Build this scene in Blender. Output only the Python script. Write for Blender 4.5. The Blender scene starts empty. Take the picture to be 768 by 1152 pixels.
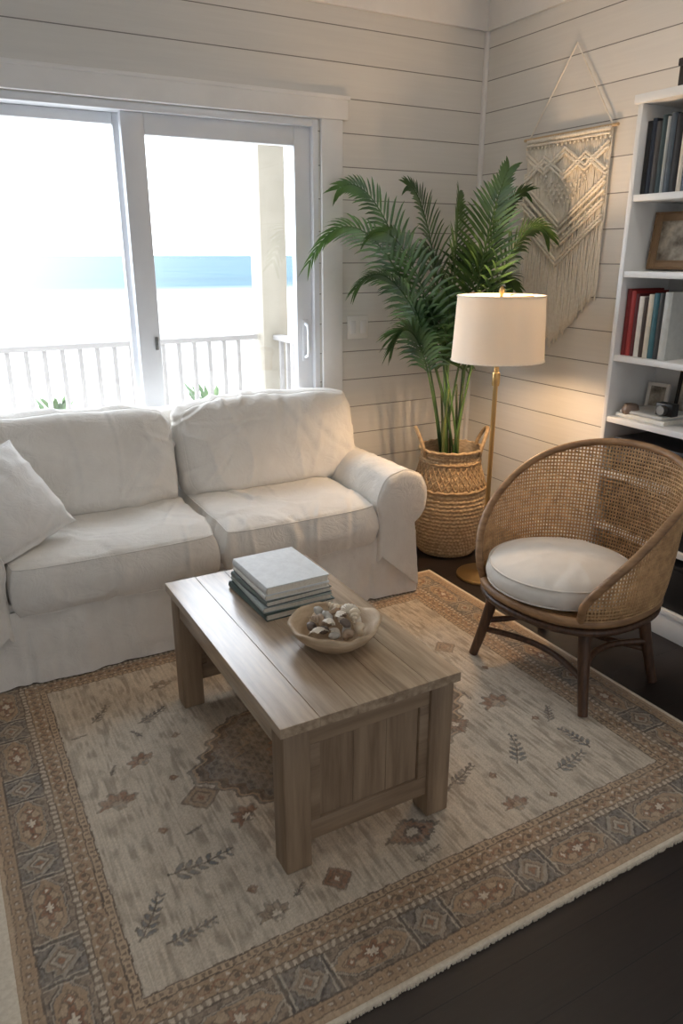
import bpy, bmesh, math, random
import numpy as np
from mathutils import Vector, Matrix, noise
S = bpy.context.scene
C = S.collection
random.seed(7); RNG = np.random.default_rng(11)
PI = math.pi

# ------------------------------------------------------------ materials
def lin(c):
    r = []
    for v in c[:3]:
        v = v/255.0
        r.append(v/12.92 if v <= .04045 else ((v+.055)/1.055)**2.4)
    return tuple(r)+(1.0,)

def new_mat(name):
    m = bpy.data.materials.new(name); m.use_nodes = True
    nt = m.node_tree; b = nt.nodes['Principled BSDF']
    return m, nt, b

def pm(name, c1, c2=None, rough=.6, scale=8, stretch=(1,1,1), detail=6, bump=0, bscale=None, bstretch=None, metallic=0, lo=.35, hi=.65, sheen=0, coords='Object', bdist=.01, crease=0, coat=0):
    m, nt, b = new_mat(name)
    N = nt.nodes; L = nt.links
    b.inputs['Roughness'].default_value = rough
    b.inputs['Metallic'].default_value = metallic
    if coat: b.inputs['Coat Weight'].default_value = coat; b.inputs['Coat Roughness'].default_value = .22
    tc = N.new('ShaderNodeTexCoord')
    def noise_node(sc, st):
        mp = N.new('ShaderNodeMapping'); mp.inputs['Scale'].default_value = st
        L.new(tc.outputs[coords], mp.inputs['Vector'])
        n = N.new('ShaderNodeTexNoise'); n.inputs['Scale'].default_value = sc; n.inputs['Detail'].default_value = detail
        n.inputs['Roughness'].default_value = .6
        L.new(mp.outputs[0], n.inputs['Vector']); return n
    if c2 is None:
        b.inputs['Base Color'].default_value = lin(c1)
    else:
        n = noise_node(scale, stretch)
        r = N.new('ShaderNodeValToRGB'); r.color_ramp.elements[0].position = lo; r.color_ramp.elements[1].position = hi
        r.color_ramp.elements[0].color = lin(c1); r.color_ramp.elements[1].color = lin(c2)
        L.new(n.outputs['Fac'], r.inputs['Fac']); L.new(r.outputs['Color'], b.inputs['Base Color'])
    if bump:
        n2 = noise_node(bscale or scale, bstretch or stretch)
        bp = N.new('ShaderNodeBump'); bp.inputs['Strength'].default_value = bump; bp.inputs['Distance'].default_value = bdist
        L.new(n2.outputs['Fac'], bp.inputs['Height']); L.new(bp.outputs[0], b.inputs['Normal'])
        if crease:      # soft irregular cloth creases under the fine weave
            n3 = noise_node(11, (1,1.6,1.2)); n3.inputs['Detail'].default_value = 3; n3.inputs['Distortion'].default_value = 1.1
            ab = N.new('ShaderNodeMath'); ab.operation = 'SUBTRACT'; ab.inputs[1].default_value = .5; L.new(n3.outputs['Fac'], ab.inputs[0])
            a2 = N.new('ShaderNodeMath'); a2.operation = 'ABSOLUTE'; L.new(ab.outputs[0], a2.inputs[0])
            a3 = N.new('ShaderNodeMath'); a3.operation = 'POWER'; a3.inputs[1].default_value = .6; L.new(a2.outputs[0], a3.inputs[0])
            b3 = N.new('ShaderNodeBump'); b3.inputs['Strength'].default_value = crease; b3.inputs['Distance'].default_value = .02
            L.new(a3.outputs[0], b3.inputs['Height']); L.new(b3.outputs[0], bp.inputs['Normal'])
    if sheen:
        b.inputs['Sheen Weight'].default_value = sheen
    return m

def board_mat(name, c, line, axis, period, width, rough, grain_stretch, dark=.75, var=.06, offset=0.0):
    """painted / stained boards: thin dark gaps every `period` along `axis`"""
    m, nt, b = new_mat(name); N = nt.nodes; L = nt.links
    b.inputs['Roughness'].default_value = rough
    tc = N.new('ShaderNodeTexCoord'); sp = N.new('ShaderNodeSeparateXYZ'); L.new(tc.outputs['Object'], sp.inputs[0])
    def math_(op, a, bb=None):
        n = N.new('ShaderNodeMath'); n.operation = op
        for i, v in enumerate((a, bb)):
            if v is None: continue
            if isinstance(v, (int, float)): n.inputs[i].default_value = v
            else: L.new(v, n.inputs[i])
        return n.outputs[0]
    q = math_('DIVIDE', math_('ADD', sp.outputs[axis], 50*period+offset), period)
    fr = math_('FRACT', q); idx = math_('FLOOR', q)
    g = math_('LESS_THAN', fr, width/period)
    wn = N.new('ShaderNodeTexWhiteNoise'); wn.noise_dimensions = '1D'; L.new(idx, wn.inputs['W'])
    mp = N.new('ShaderNodeMapping'); mp.inputs['Scale'].default_value = grain_stretch; L.new(tc.outputs['Object'], mp.inputs[0])
    nz = N.new('ShaderNodeTexNoise'); nz.inputs['Scale'].default_value = 3; nz.inputs['Detail'].default_value = 7; L.new(mp.outputs[0], nz.inputs['Vector'])
    v = math_('ADD', math_('MULTIPLY', wn.outputs['Value'], var), math_('MULTIPLY', nz.outputs['Fac'], var*2))
    v = math_('ADD', v, 1-1.5*var)
    mx = N.new('ShaderNodeMix'); mx.data_type = 'RGBA'; mx.blend_type = 'MULTIPLY'; mx.inputs['Factor'].default_value = 1
    mx.inputs['A'].default_value = lin(c)
    cb = N.new('ShaderNodeCombineXYZ'); [L.new(v, cb.inputs[i]) for i in range(3)]
    L.new(cb.outputs[0], mx.inputs['B'])
    m2 = N.new('ShaderNodeMix'); m2.data_type = 'RGBA'; m2.inputs['B'].default_value = lin(line)
    L.new(mx.outputs['Result'], m2.inputs['A'])
    L.new(math_('MULTIPLY', g, dark), m2.inputs['Factor'])
    L.new(m2.outputs['Result'], b.inputs['Base Color'])
    bp = N.new('ShaderNodeBump'); bp.inputs['Strength'].default_value = .6; bp.inputs['Distance'].default_value = .004
    h = math_('SUBTRACT', math_('MULTIPLY', nz.outputs['Fac'], .12), g)
    L.new(h, bp.inputs['Height']); L.new(bp.outputs[0], b.inputs['Normal'])
    return m

M = {}
M['wall_b'] = board_mat('shiplap_back', (221,219,214), (78,73,68), 'Z', .149, .0042, .55, (1.2,1,26), offset=.03)
M['wall_r'] = board_mat('shiplap_right', (228,225,219), (78,73,68), 'Z', .149, .0042, .55, (1,1.2,26), offset=.03)
M['floor'] = board_mat('espresso_floor', (34,26,23), (6,5,4), 'Y', .127, .004, .38, (1.5,30,1), var=.3, dark=.95)
M['ceiling'] = pm('ceiling_paint', (232,230,225), (238,236,231), .8, 3)
M['trim'] = pm('white_trim', (234,233,231), (240,239,237), .4, 5)
M['vinyl'] = pm('white_vinyl', (228,230,234), (234,236,239), .35, 5)
M['white_lam'] = pm('white_laminate', (231,230,227), (237,236,233), .4, 6)
M['linen'] = pm('linen_slipcover', (226,221,213), (236,232,225), .9, 5, bump=.25, bscale=420, sheen=.15, bdist=.002, crease=.2)
M['pillow'] = pm('cotton_pillow', (224,221,216), (234,231,226), .9, 6, bump=.2, bscale=380, sheen=.1, bdist=.002, crease=.15)
M['seatpad'] = pm('seat_pad_cotton', (226,219,209), (236,230,221), .9, 6, bump=.2, bscale=380, bdist=.002)
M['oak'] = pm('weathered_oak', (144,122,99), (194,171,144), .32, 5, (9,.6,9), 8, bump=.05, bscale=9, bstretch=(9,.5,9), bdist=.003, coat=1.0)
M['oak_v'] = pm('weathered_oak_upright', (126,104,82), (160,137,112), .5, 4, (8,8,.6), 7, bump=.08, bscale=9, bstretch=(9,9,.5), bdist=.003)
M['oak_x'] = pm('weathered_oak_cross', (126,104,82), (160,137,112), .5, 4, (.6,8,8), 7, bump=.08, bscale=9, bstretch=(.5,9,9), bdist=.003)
M['cane'] = pm('natural_cane', (168,132,92), (208,170,124), .55, 30)
M['rattan'] = pm('rattan_pole', (128,95,65), (168,130,92), .5, 14, (1,1,4))
M['dark_leg'] = pm('walnut_leg', (62,42,30), (94,66,46), .45, 12, (6,6,1))
M['brass'] = pm('brushed_brass', (186,158,110), None, .32, metallic=.95)
M['seagrass'] = pm('seagrass', (158,135,106), (198,175,142), .8, 40, (1,1,3), bump=.4, bscale=90, bdist=.004)
M['seagrass_d'] = pm('seagrass_braid', (144,121,92), (188,163,128), .8, 50, bump=.4, bscale=90, bdist=.004)
M['soil'] = pm('soil', (40,30,22), (66,50,36), .95, 60)
M['stem'] = pm('palm_cane', (60,78,36), (96,104,56), .5, 20, (1,1,.3))
M['cord'] = pm('cotton_cord', (236,228,213), (247,241,229), .9, 60)
M['binding'] = pm('rug_binding', (206,193,172), (222,211,192), .95, 90)
M['dowel'] = pm('birch_dowel', (196,168,130), (216,190,152), .6, 20)
M['bowl'] = pm('paulownia_bowl', (172,146,116), (210,188,158), .65, 9, (1,1,4), bump=.3, bscale=30, bdist=.004)
M['metal'] = pm('satin_nickel', (130,130,128), None, .35, metallic=.9)
M['black'] = pm('black_plastic', (20,20,21), (26,26,27), .4, 10)
M['page'] = pm('book_pages', (228,220,204), (240,234,220), .85, 120, (1,1,14))
M['plate'] = pm('switch_plate', (238,236,231), None, .35)
M['sand'] = pm('white_sand', (238,234,226), (246,243,237), .95, .05)
M['deck'] = pm('deck_paint', (225,222,216), (236,233,227), .6, 4, (1,14,1))
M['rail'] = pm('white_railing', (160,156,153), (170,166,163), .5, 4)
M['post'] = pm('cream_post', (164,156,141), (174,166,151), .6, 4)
M['bush'] = pm('coastal_bush', (70,110,60), (120,150,90), .7, 6)
M['photo'] = pm('sepia_photograph', (96,84,70), (206,194,174), .4, 14, detail=3)
M['glassware'] = pm('smoked_glass', (110,92,80), (150,130,116), .1, 12)

def sea_mat():      # glare haze painted into the water colour toward the left; paler near shore too
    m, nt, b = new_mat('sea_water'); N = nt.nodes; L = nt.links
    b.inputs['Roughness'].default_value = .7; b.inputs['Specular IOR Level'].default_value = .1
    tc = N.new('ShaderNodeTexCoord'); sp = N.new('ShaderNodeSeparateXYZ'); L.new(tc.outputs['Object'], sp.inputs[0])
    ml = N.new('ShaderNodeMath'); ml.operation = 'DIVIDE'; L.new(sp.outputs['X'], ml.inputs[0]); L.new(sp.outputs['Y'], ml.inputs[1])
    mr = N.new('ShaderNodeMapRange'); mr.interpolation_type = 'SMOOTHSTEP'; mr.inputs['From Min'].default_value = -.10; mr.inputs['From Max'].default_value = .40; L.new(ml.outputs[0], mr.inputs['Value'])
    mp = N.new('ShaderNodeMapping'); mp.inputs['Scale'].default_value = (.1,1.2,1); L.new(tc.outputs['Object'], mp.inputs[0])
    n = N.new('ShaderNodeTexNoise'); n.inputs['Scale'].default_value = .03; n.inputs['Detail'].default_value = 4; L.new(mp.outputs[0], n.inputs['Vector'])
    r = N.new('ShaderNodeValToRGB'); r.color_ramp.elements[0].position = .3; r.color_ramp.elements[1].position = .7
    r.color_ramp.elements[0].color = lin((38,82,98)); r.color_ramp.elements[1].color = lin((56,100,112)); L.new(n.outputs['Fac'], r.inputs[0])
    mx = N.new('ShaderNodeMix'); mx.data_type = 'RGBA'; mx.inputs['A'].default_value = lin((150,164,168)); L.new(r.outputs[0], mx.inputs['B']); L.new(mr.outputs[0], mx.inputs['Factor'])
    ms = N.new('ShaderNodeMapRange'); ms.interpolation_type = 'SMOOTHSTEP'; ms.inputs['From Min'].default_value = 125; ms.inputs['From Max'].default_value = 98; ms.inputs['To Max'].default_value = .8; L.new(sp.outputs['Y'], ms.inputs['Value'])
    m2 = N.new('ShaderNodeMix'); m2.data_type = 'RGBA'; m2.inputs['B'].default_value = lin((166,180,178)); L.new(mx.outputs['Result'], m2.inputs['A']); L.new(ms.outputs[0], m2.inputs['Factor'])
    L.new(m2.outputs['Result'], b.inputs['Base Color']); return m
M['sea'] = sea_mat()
def leaf_mat():
    m, nt, b = new_mat('palm_leaf'); N = nt.nodes; L = nt.links
    tc = N.new('ShaderNodeTexCoord'); n = N.new('ShaderNodeTexNoise'); n.inputs['Scale'].default_value = 7
    L.new(tc.outputs['Object'], n.inputs['Vector'])
    r = N.new('ShaderNodeValToRGB'); r.color_ramp.elements[0].position = .35; r.color_ramp.elements[1].position = .68
    r.color_ramp.elements[0].color = lin((42,70,38)); r.color_ramp.elements[1].color = lin((92,124,68))
    L.new(n.outputs['Fac'], r.inputs[0]); L.new(r.outputs[0], b.inputs['Base Color']); b.inputs['Roughness'].default_value = .36
    t = N.new('ShaderNodeBsdfTranslucent'); t.inputs['Color'].default_value = lin((86,124,54))
    mx = N.new('ShaderNodeMixShader'); mx.inputs[0].default_value = .18
    L.new(b.outputs[0], mx.inputs[1]); L.new(t.outputs[0], mx.inputs[2]); L.new(mx.outputs[0], N['Material Output'].inputs[0])
    return m
M['leaf'] = leaf_mat()
def shade_mat():
    m, nt, b = new_mat('linen_shade'); N = nt.nodes; L = nt.links
    b.inputs['Base Color'].default_value = lin((232,225,213)); b.inputs['Roughness'].default_value = .9
    tc = N.new('ShaderNodeTexCoord'); n = N.new('ShaderNodeTexNoise'); n.inputs['Scale'].default_value = 160
    L.new(tc.outputs['Object'], n.inputs['Vector'])
    bp = N.new('ShaderNodeBump'); bp.inputs['Strength'].default_value = .2; bp.inputs['Distance'].default_value = .002
    L.new(n.outputs['Fac'], bp.inputs['Height']); L.new(bp.outputs[0], b.inputs['Normal'])
    t = N.new('ShaderNodeBsdfTranslucent'); t.inputs['Color'].default_value = lin((252,247,238))
    mx = N.new('ShaderNodeMixShader'); mx.inputs[0].default_value = .17
    L.new(b.outputs[0], mx.inputs[1]); L.new(t.outputs[0], mx.inputs[2]); L.new(mx.outputs[0], N['Material Output'].inputs[0])
    return m
M['shade'] = shade_mat()
def glass_mat():
    m, nt, b = new_mat('window_glass'); N = nt.nodes; L = nt.links
    tr = N.new('ShaderNodeBsdfTransparent'); gl = N.new('ShaderNodeBsdfGlossy'); gl.inputs['Roughness'].default_value = .02
    mx = N.new('ShaderNodeMixShader'); mx.inputs[0].default_value = .05
    L.new(tr.outputs[0], mx.inputs[1]); L.new(gl.outputs[0], mx.inputs[2]); L.new(mx.outputs[0], N['Material Output'].inputs[0])
    return m
M['glass'] = glass_mat()
def emis(name, c, s):
    m, nt, b = new_mat(name); b.inputs['Base Color'].default_value = lin(c)
    b.inputs['Emission Color'].default_value = lin(c); b.inputs['Emission Strength'].default_value = s
    return m
M['bulb'] = emis('warm_bulb', (255,224,176), 4)
_cc = {}
def cmat(c, rough=.55):
    k = (tuple(c), rough)
    if k not in _cc:
        _cc[k] = pm('cloth_cover_%d' % len(_cc), c, tuple(min(255, int(v*1.05)+2) for v in c), rough, 40)
    return _cc[k]

# ------------------------------------------------------------ mesh helpers
def merge(bm, t):
    me = bpy.data.meshes.new('tmp'); t.to_mesh(me); t.free(); bm.from_mesh(me); bpy.data.meshes.remove(me)

def add_box(bm, a, b, bev=0, seg=2, mat=None):
    t = bmesh.new(); bmesh.ops.create_cube(t, size=1)
    c = [(a[i]+b[i])/2 for i in range(3)]; s = [abs(b[i]-a[i]) for i in range(3)]
    for v in t.verts: v.co = Vector((c[0]+v.co.x*s[0], c[1]+v.co.y*s[1], c[2]+v.co.z*s[2]))
    if bev: bmesh.ops.bevel(t, geom=t.edges[:], offset=min(bev, min(s)*.45), segments=seg, profile=.5, affect='EDGES')
    if mat: bmesh.ops.transform(t, matrix=mat, verts=t.verts)
    merge(bm, t); return bm

def add_tube(bm, pts, r, n=8, closed=False, flat=1.0):
    pts = [Vector(p) for p in pts]; m = len(pts)
    rs = r if isinstance(r, (list, tuple)) else [r]*m
    T = []
    for i in range(m):
        if closed: d = pts[(i+1) % m]-pts[i-1]
        else: d = pts[min(i+1, m-1)]-pts[max(i-1, 0)]
        T.append(d.normalized() if d.length > 1e-9 else Vector((0,0,1)))
    up = Vector((0,0,1)) if abs(T[0].z) < .9 else Vector((1,0,0))
    nrm = (up - T[0]*up.dot(T[0])).normalized()
    rings = []
    for i in range(m):
        nrm = (nrm - T[i]*nrm.dot(T[i]))
        nrm = nrm.normalized() if nrm.length > 1e-6 else T[i].orthogonal().normalized()
        bi = T[i].cross(nrm)
        rings.append([bm.verts.new(pts[i] + (nrm*math.cos(2*PI*k/n)*flat + bi*math.sin(2*PI*k/n))*rs[i]) for k in range(n)])
    for i in range(m if closed else m-1):
        a = rings[i]; b = rings[(i+1) % m]
        for k in range(n): bm.faces.new((a[k], a[(k+1) % n], b[(k+1) % n], b[k]))
    if not closed:
        bm.faces.new(rings[0][::-1]); bm.faces.new(rings[-1])
    return bm

def add_grid(bm, f, nu, nv, closeu=False):
    vs = [[bm.verts.new(f(i/(nu if closeu else nu-1), j/(nv-1))) for j in range(nv)] for i in range(nu)]
    for i in range(nu if closeu else nu-1):
        for j in range(nv-1):
            a = vs[i]; b = vs[(i+1) % nu]
            bm.faces.new((a[j], b[j], b[j+1], a[j+1]))
    return vs

def add_lathe(bm, prof, n=36, c=(0,0,0)):
    rings = []
    for r, z in prof:
        if r < 1e-6: rings.append([bm.verts.new((c[0], c[1], c[2]+z))])
        else: rings.append([bm.verts.new((c[0]+r*math.cos(2*PI*k/n), c[1]+r*math.sin(2*PI*k/n), c[2]+z)) for k in range(n)])
    for a, b in zip(rings, rings[1:]):
        for k in range(n):
            if len(a) == 1 and len(b) == 1: continue
            if len(a) == 1: bm.faces.new((a[0], b[(k+1) % n], b[k]))
            elif len(b) == 1: bm.faces.new((a[k], a[(k+1) % n], b[0]))
            else: bm.faces.new((a[k], a[(k+1) % n], b[(k+1) % n], b[k]))
    return bm

def root_matrix(o):
    return Matrix.Translation(o.location) @ o.rotation_euler.to_matrix().to_4x4()

def obj(name, bm, mat, parent=None, world=False, angle=.7, flip=True):
    if flip: bmesh.ops.recalc_face_normals(bm, faces=bm.faces[:])
    me = bpy.data.meshes.new(name); bm.to_mesh(me); bm.free()
    if world and parent is not None:
        p = parent; mm = Matrix.Identity(4)
        while p is not None: mm = root_matrix(p) @ mm; p = p.parent
        me.transform(mm.inverted())
    me.polygons.foreach_set('use_smooth', [True]*len(me.polygons))
    if angle: me.set_sharp_from_angle(angle=angle)
    if mat is not None: me.materials.append(mat)
    o = bpy.data.objects.new(name, me); C.objects.link(o); o.parent = parent
    return o

def tag(o, label, cat, group=None, kind=None):
    o['label'] = label; o['category'] = cat
    if group: o['group'] = group
    if kind: o['kind'] = kind
    return o

def thing(name, label, cat, loc=(0,0,0), rotz=0, group=None, rot=None):
    o = bpy.data.objects.new(name, None); C.objects.link(o); o.empty_display_size = .1
    o.location = loc; o.rotation_euler = rot if rot is not None else (0,0,rotz)
    return tag(o, label, cat, group)

def struct(name, bm, mat, label=None, cat=None, parent=None, angle=.7):
    o = obj(name, bm, mat, parent, angle=angle)
    if parent is None:
        o['kind'] = 'structure'
        if label: o['label'] = label
        if cat: o['category'] = cat
    return o

def B(): return bmesh.new()
def box(a, b, bev=0, seg=2): return add_box(B(), a, b, bev, seg)

def fbm(p, f, seed, o=3):
    s = 0; a = 1
    for i in range(o):
        s += a*noise.noise(Vector((p[0]*f+seed, p[1]*f+seed*1.7, p[2]*f-seed))); f *= 2.1; a *= .5
    return s

def wrinkle(bm, amp, freq, seed, stretch=(1,1,1), ridged=.5, creases=0, cdepth=.008):
    """cloth: low bulges, ridged noise and a set of random fold lines"""
    bm.normal_update()
    rnd = random.Random(seed*13+1)
    co = np.array([v.co[:] for v in bm.verts]); nr = np.array([v.normal[:] for v in bm.verts])
    disp = np.empty(len(co))
    for i, p0 in enumerate(co):
        p = (p0[0]*stretch[0], p0[1]*stretch[1], p0[2]*stretch[2])
        a = fbm(p, freq, seed)
        r = (1-abs(noise.noise(Vector((p[0]*freq*1.6+seed*3, p[1]*freq*1.6, p[2]*freq*1.6)))))**4
        disp[i] = amp*((1-ridged)*a + ridged*(r-.4))
    mn, mx = co.min(0), co.max(0)
    for k in range(creases):
        p = np.array([rnd.uniform(mn[j], mx[j]) for j in range(3)])
        if rnd.random() < .6:      # folds start at an edge of the panel
            j = rnd.choice((0,1)); p[j] = mn[j] if rnd.random() < .5 else mx[j]
        an = rnd.uniform(0, 2*PI); ln = rnd.uniform(.10, .30)
        d = np.array([math.cos(an), math.sin(an), rnd.uniform(-.15,.15)]); d /= np.linalg.norm(d)
        rel = co-p; t = rel @ d
        bend = rnd.uniform(-.8,.8); sd = np.array([-d[1], d[0], 0])
        lat = rel @ sd - bend*t*(t-ln)
        wid = rnd.uniform(.008, .019); win = np.exp(-((t/ln)**4)*2)*np.clip(1-np.abs(t)/ln, 0, 1)**.5
        s = rnd.choice((1,1,-1))*cdepth*rnd.uniform(.4,1)
        disp += s*win*(np.exp(-(lat/wid)**2) - .55*np.exp(-((lat-2.0*wid)/(1.3*wid))**2))
    co2 = co+nr*disp[:,None]
    for v, c in zip(bm.verts, co2): v.co = c

LOOPS = []
def cushion(hx, hy, hz, n=(44,34,8), edge=.5, p=3, k=.18, ins=.03, amp=.004, seed=1, freq=6, stretch=(1,1,1), creases=0, cdepth=.008):
    bm = B(); d = {}
    nx, ny, nz = n
    def V(i, j, l):
        key = (i, j, l)
        if key not in d:
            a, b, c = 2*i/nx-1, 2*j/ny-1, 2*l/nz-1
            pr = edge+(1-edge)*math.sqrt(max(0, (1-abs(a)**p)*(1-abs(b)**p)))
            x = a*hx*(1-k*.2*(abs(b)**6)); y = b*hy*(1-k*.2*(abs(a)**6))
            x -= math.copysign(ins*c*c*abs(a)**4, a); y -= math.copysign(ins*c*c*abs(b)**4, b)
            d[key] = bm.verts.new((x, y, c*hz*pr))
        return d[key]
    for i in range(nx):
        for j in range(ny):
            bm.faces.new((V(i,j,nz), V(i+1,j,nz), V(i+1,j+1,nz), V(i,j+1,nz)))
            bm.faces.new((V(i,j,0), V(i,j+1,0), V(i+1,j+1,0), V(i+1,j,0)))
    for l in range(nz):
        for i in range(nx):
            bm.faces.new((V(i,0,l), V(i+1,0,l), V(i+1,0,l+1), V(i,0,l+1)))
            bm.faces.new((V(i,ny,l), V(i,ny,l+1), V(i+1,ny,l+1), V(i+1,ny,l)))
        for j in range(ny):
            bm.faces.new((V(0,j,l), V(0,j,l+1), V(0,j+1,l+1), V(0,j+1,l)))
            bm.faces.new((V(nx,j,l), V(nx,j+1,l), V(nx,j+1,l+1), V(nx,j,l+1)))
    bmesh.ops.recalc_face_normals(bm, faces=bm.faces[:])
    if amp: wrinkle(bm, amp, freq, seed, stretch, .5, creases, cdepth)
    LOOPS.clear()
    for l in (nz, 0):
        LOOPS.append([d[(i,0,l)] for i in range(nx)]+[d[(nx,j,l)] for j in range(ny)]+[d[(i,ny,l)] for i in range(nx,0,-1)]+[d[(0,j,l)] for j in range(ny,0,-1)])
    return bm
def with_piping(name, bm, mat, parent, r=.0030, which=(0,1)):
    loops = [[v.co.copy() for v in L_] for L_ in LOOPS]
    o = obj(name, bm, mat, parent, True, angle=None)
    for w_ in which:
        L_ = loops[w_]; n = len(L_)
        sm = [(L_[i-1]+L_[i]*2+L_[(i+1) % n])/4 for i in range(n)]
        obj('piping', add_tube(B(), sm, r, 6, True), mat, o, True, angle=None)
    return o

def frame_matrix(ex, ey, c):
    ex = Vector(ex).normalized(); ey = Vector(ey); ey = (ey-ex*ey.dot(ex)).normalized(); ez = ex.cross(ey)
    m = Matrix((ex, ey, ez)).transposed().to_4x4(); m.translation = Vector(c); return m

# ------------------------------------------------------------ room
XR, YB, ZT, ZC = 2.79, 3.48, 2.58, 2.82
XL, YF = -2.6, -2.6
DX0, DX1, DZ = -.06, 1.80, 2.105      # sliding door opening
struct('floor', box((XL,YF,-.1), (XR+.16,YB+.16,0)), M['floor'])
struct('ceiling', box((XL,YF,ZC), (XR+.16,YB+.16,ZC+.1)), M['ceiling'])
b = B()
add_box(b, (XL,YB,0), (DX0,YB+.16,ZC)); add_box(b, (DX1,YB,0), (XR+.16,YB+.16,ZC)); add_box(b, (DX0,YB,DZ), (DX1,YB+.16,ZC))
struct('wall_back', b, M['wall_b'])
struct('wall_right', box((XR,YF,0), (XR+.16,YB,ZC)), M['wall_r'])
struct('wall_left', box((XL-.16,YF,0), (XL,YB+.16,ZC)), M['wall_r'])
b = B(); add_box(b, (XL,YB-.018,ZT), (XR,YB,ZC), .003); add_box(b, (XR-.018,YF,ZT), (XR,YB-.018,ZC), .003)
struct('trim_1', b, M['trim'])
struct('trim_2', box((XR-.022,YB-.022,0), (XR,YB,ZT), .004), M['trim'])
struct('baseboard_back', box((DX1+.13,YB-.016,0), (XR-.022,YB,.13), .004), M['trim'])
struct('baseboard_right', box((XR-.016,YF,0), (XR,YB-.022,.13), .004), M['trim'])
b = B()
add_box(b, (DX1+.01,YB-.022,0), (DX1+.125,YB,DZ+.005), .003)
add_box(b, (DX0-.125,YB-.022,0), (DX0-.01,YB,DZ+.005), .003)
add_box(b, (DX0-.15,YB-.03,DZ+.005), (DX1+.15,YB,DZ+.105), .003)
add_box(b, (DX0-.16,YB-.036,DZ+.09), (DX1+.16,YB,DZ+.107), .003)
struct('trim_3', b, M['trim'])

# sliding door
door = bpy.data.objects.new('door_1', None); C.objects.link(door); door['kind'] = 'structure'
door.location = (DX0, YB, 0)
b = B()
add_box(b, (DX0,YB-.004,0), (DX0+.03,YB+.15,DZ), .003); add_box(b, (DX1-.03,YB-.004,0), (DX1,YB+.15,DZ), .003)
add_box(b, (DX0+.03,YB-.004,DZ-.03), (DX1-.03,YB+.15,DZ), .003); add_box(b, (DX0+.03,YB-.004,0), (DX1-.03,YB+.15,.03), .003)
obj('door_frame', b, M['vinyl'], door, True)
def panel(x0, x1, y0, y1, sl, sr, top, bot):
    b = B(); z0, z1 = .03, DZ-.03
    add_box(b, (x0,y0,z0), (x0+sl,y1,z1), .004); add_box(b, (x1-sr,y0,z0), (x1,y1,z1), .004)
    add_box(b, (x0+sl,y0,z1-top), (x1-sr,y1,z1), .004); add_box(b, (x0+sl,y0,z0), (x1-sr,y1,z0+bot), .004)
    p = obj('door_panel', b, M['vinyl'], door, True)
    ym = (y0+y1)/2
    obj('glass', box((x0+sl-.008,ym-.003,z0+bot-.008), (x1-sr+.008,ym+.003,z1-top+.008)), M['glass'], p, True)
    return p
pl = panel(DX0+.03, .905, YB+.085, YB+.125, .085, .05, .045, .12)
pr_ = panel(.875, DX1-.03, YB+.025, YB+.07, .1, .085, .085, .14)
b = B(); hx = 1.728
add_tube(b, [(hx,YB+.025,1.00), (hx,YB-.012,1.01), (hx,YB-.018,1.04), (hx,YB-.018,1.13), (hx,YB-.012,1.16), (hx,YB+.025,1.17)], .009, 10)
add_box(b, (hx-.016,YB+.018,.98), (hx+.016,YB+.026,1.19), .003)
obj('handle', b, M['vinyl'], pr_, True)
b = B(); add_box(b, (.948,YB+.017,1.08), (.962,YB+.026,1.14), .003); add_box(b, (.951,YB+.008,1.1), (.959,YB+.018,1.12), .002)
o = obj('latch', b, M['metal'], pr_, True)

# light switch
sw = thing('light_switch', 'white double light switch plate on shiplap beside the sliding door', 'light switch', (2.025,YB,1.14))
obj('switch_plate', box((1.962,YB-.007,1.08), (2.088,YB-.0005,1.2), .003), M['plate'], sw, True)
for dx in (-.032, .032):
    obj('rocker', box((2.025+dx-.017,YB-.011,1.107), (2.025+dx+.017,YB-.006,1.173), .002), M['trim'], sw, True)

# ------------------------------------------------------------ outside
b = B(); add_box(b, (-2.6,YB+.16,-.16), (2.5,5.2,-.04)); o = struct('balcony_deck', b, M['deck'], 'pale balcony deck beyond the sliding door', 'deck')
RY = 5.02; PXO = 2.2; PH = .095
rl = thing('balcony_railing', 'white slatted balcony railing seen through the sliding door', 'railing', (0,RY,-.04))
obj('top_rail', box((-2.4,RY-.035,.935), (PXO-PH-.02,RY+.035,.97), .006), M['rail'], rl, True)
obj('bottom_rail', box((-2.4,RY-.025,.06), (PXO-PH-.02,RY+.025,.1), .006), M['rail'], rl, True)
x = -.32
base_bal = None
while x < 2.05:
    if base_bal is None:
        base_bal = obj('baluster', box((x-.014,RY-.014,.1), (x+.014,RY+.014,.935), .003), M['rail'], rl, True); bx0 = x
    else:
        c = base_bal.copy(); c.location = (x-bx0,0,0); c.parent = rl; C.objects.link(c)
    x += .108
rs = thing('balcony_railing', 'short return of white railing between corner post and house', 'railing', (PXO,4.3,-.04))
obj('top_rail', box((PXO-.035,YB+.17,.935), (PXO+.035,RY-PH-.02,.97), .006), M['rail'], rs, True)
obj('bottom_rail', box((PXO-.025,YB+.17,.06), (PXO+.025,RY-PH-.02,.1), .006), M['rail'], rs, True)
y = YB+.28
base_bal = None
while y < RY-PH-.05:
    if base_bal is None:
        base_bal = obj('baluster', box((PXO-.014,y-.014,.1), (PXO+.014,y+.014,.935), .003), M['rail'], rs, True); by0 = y
    else:
        c = base_bal.copy(); c.location = (0,y-by0,0); c.parent = rs; C.objects.link(c)
    y += .108
po = thing('porch_post', 'square cream porch post at the corner of the balcony', 'post', (PXO,RY,-.04))
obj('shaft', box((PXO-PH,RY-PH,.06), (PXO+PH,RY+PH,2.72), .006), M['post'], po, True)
obj('foot', box((PXO-PH-.015,RY-PH-.015,-.04), (PXO+PH+.015,RY+PH+.015,.06), .006), M['post'], po, True)
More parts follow.
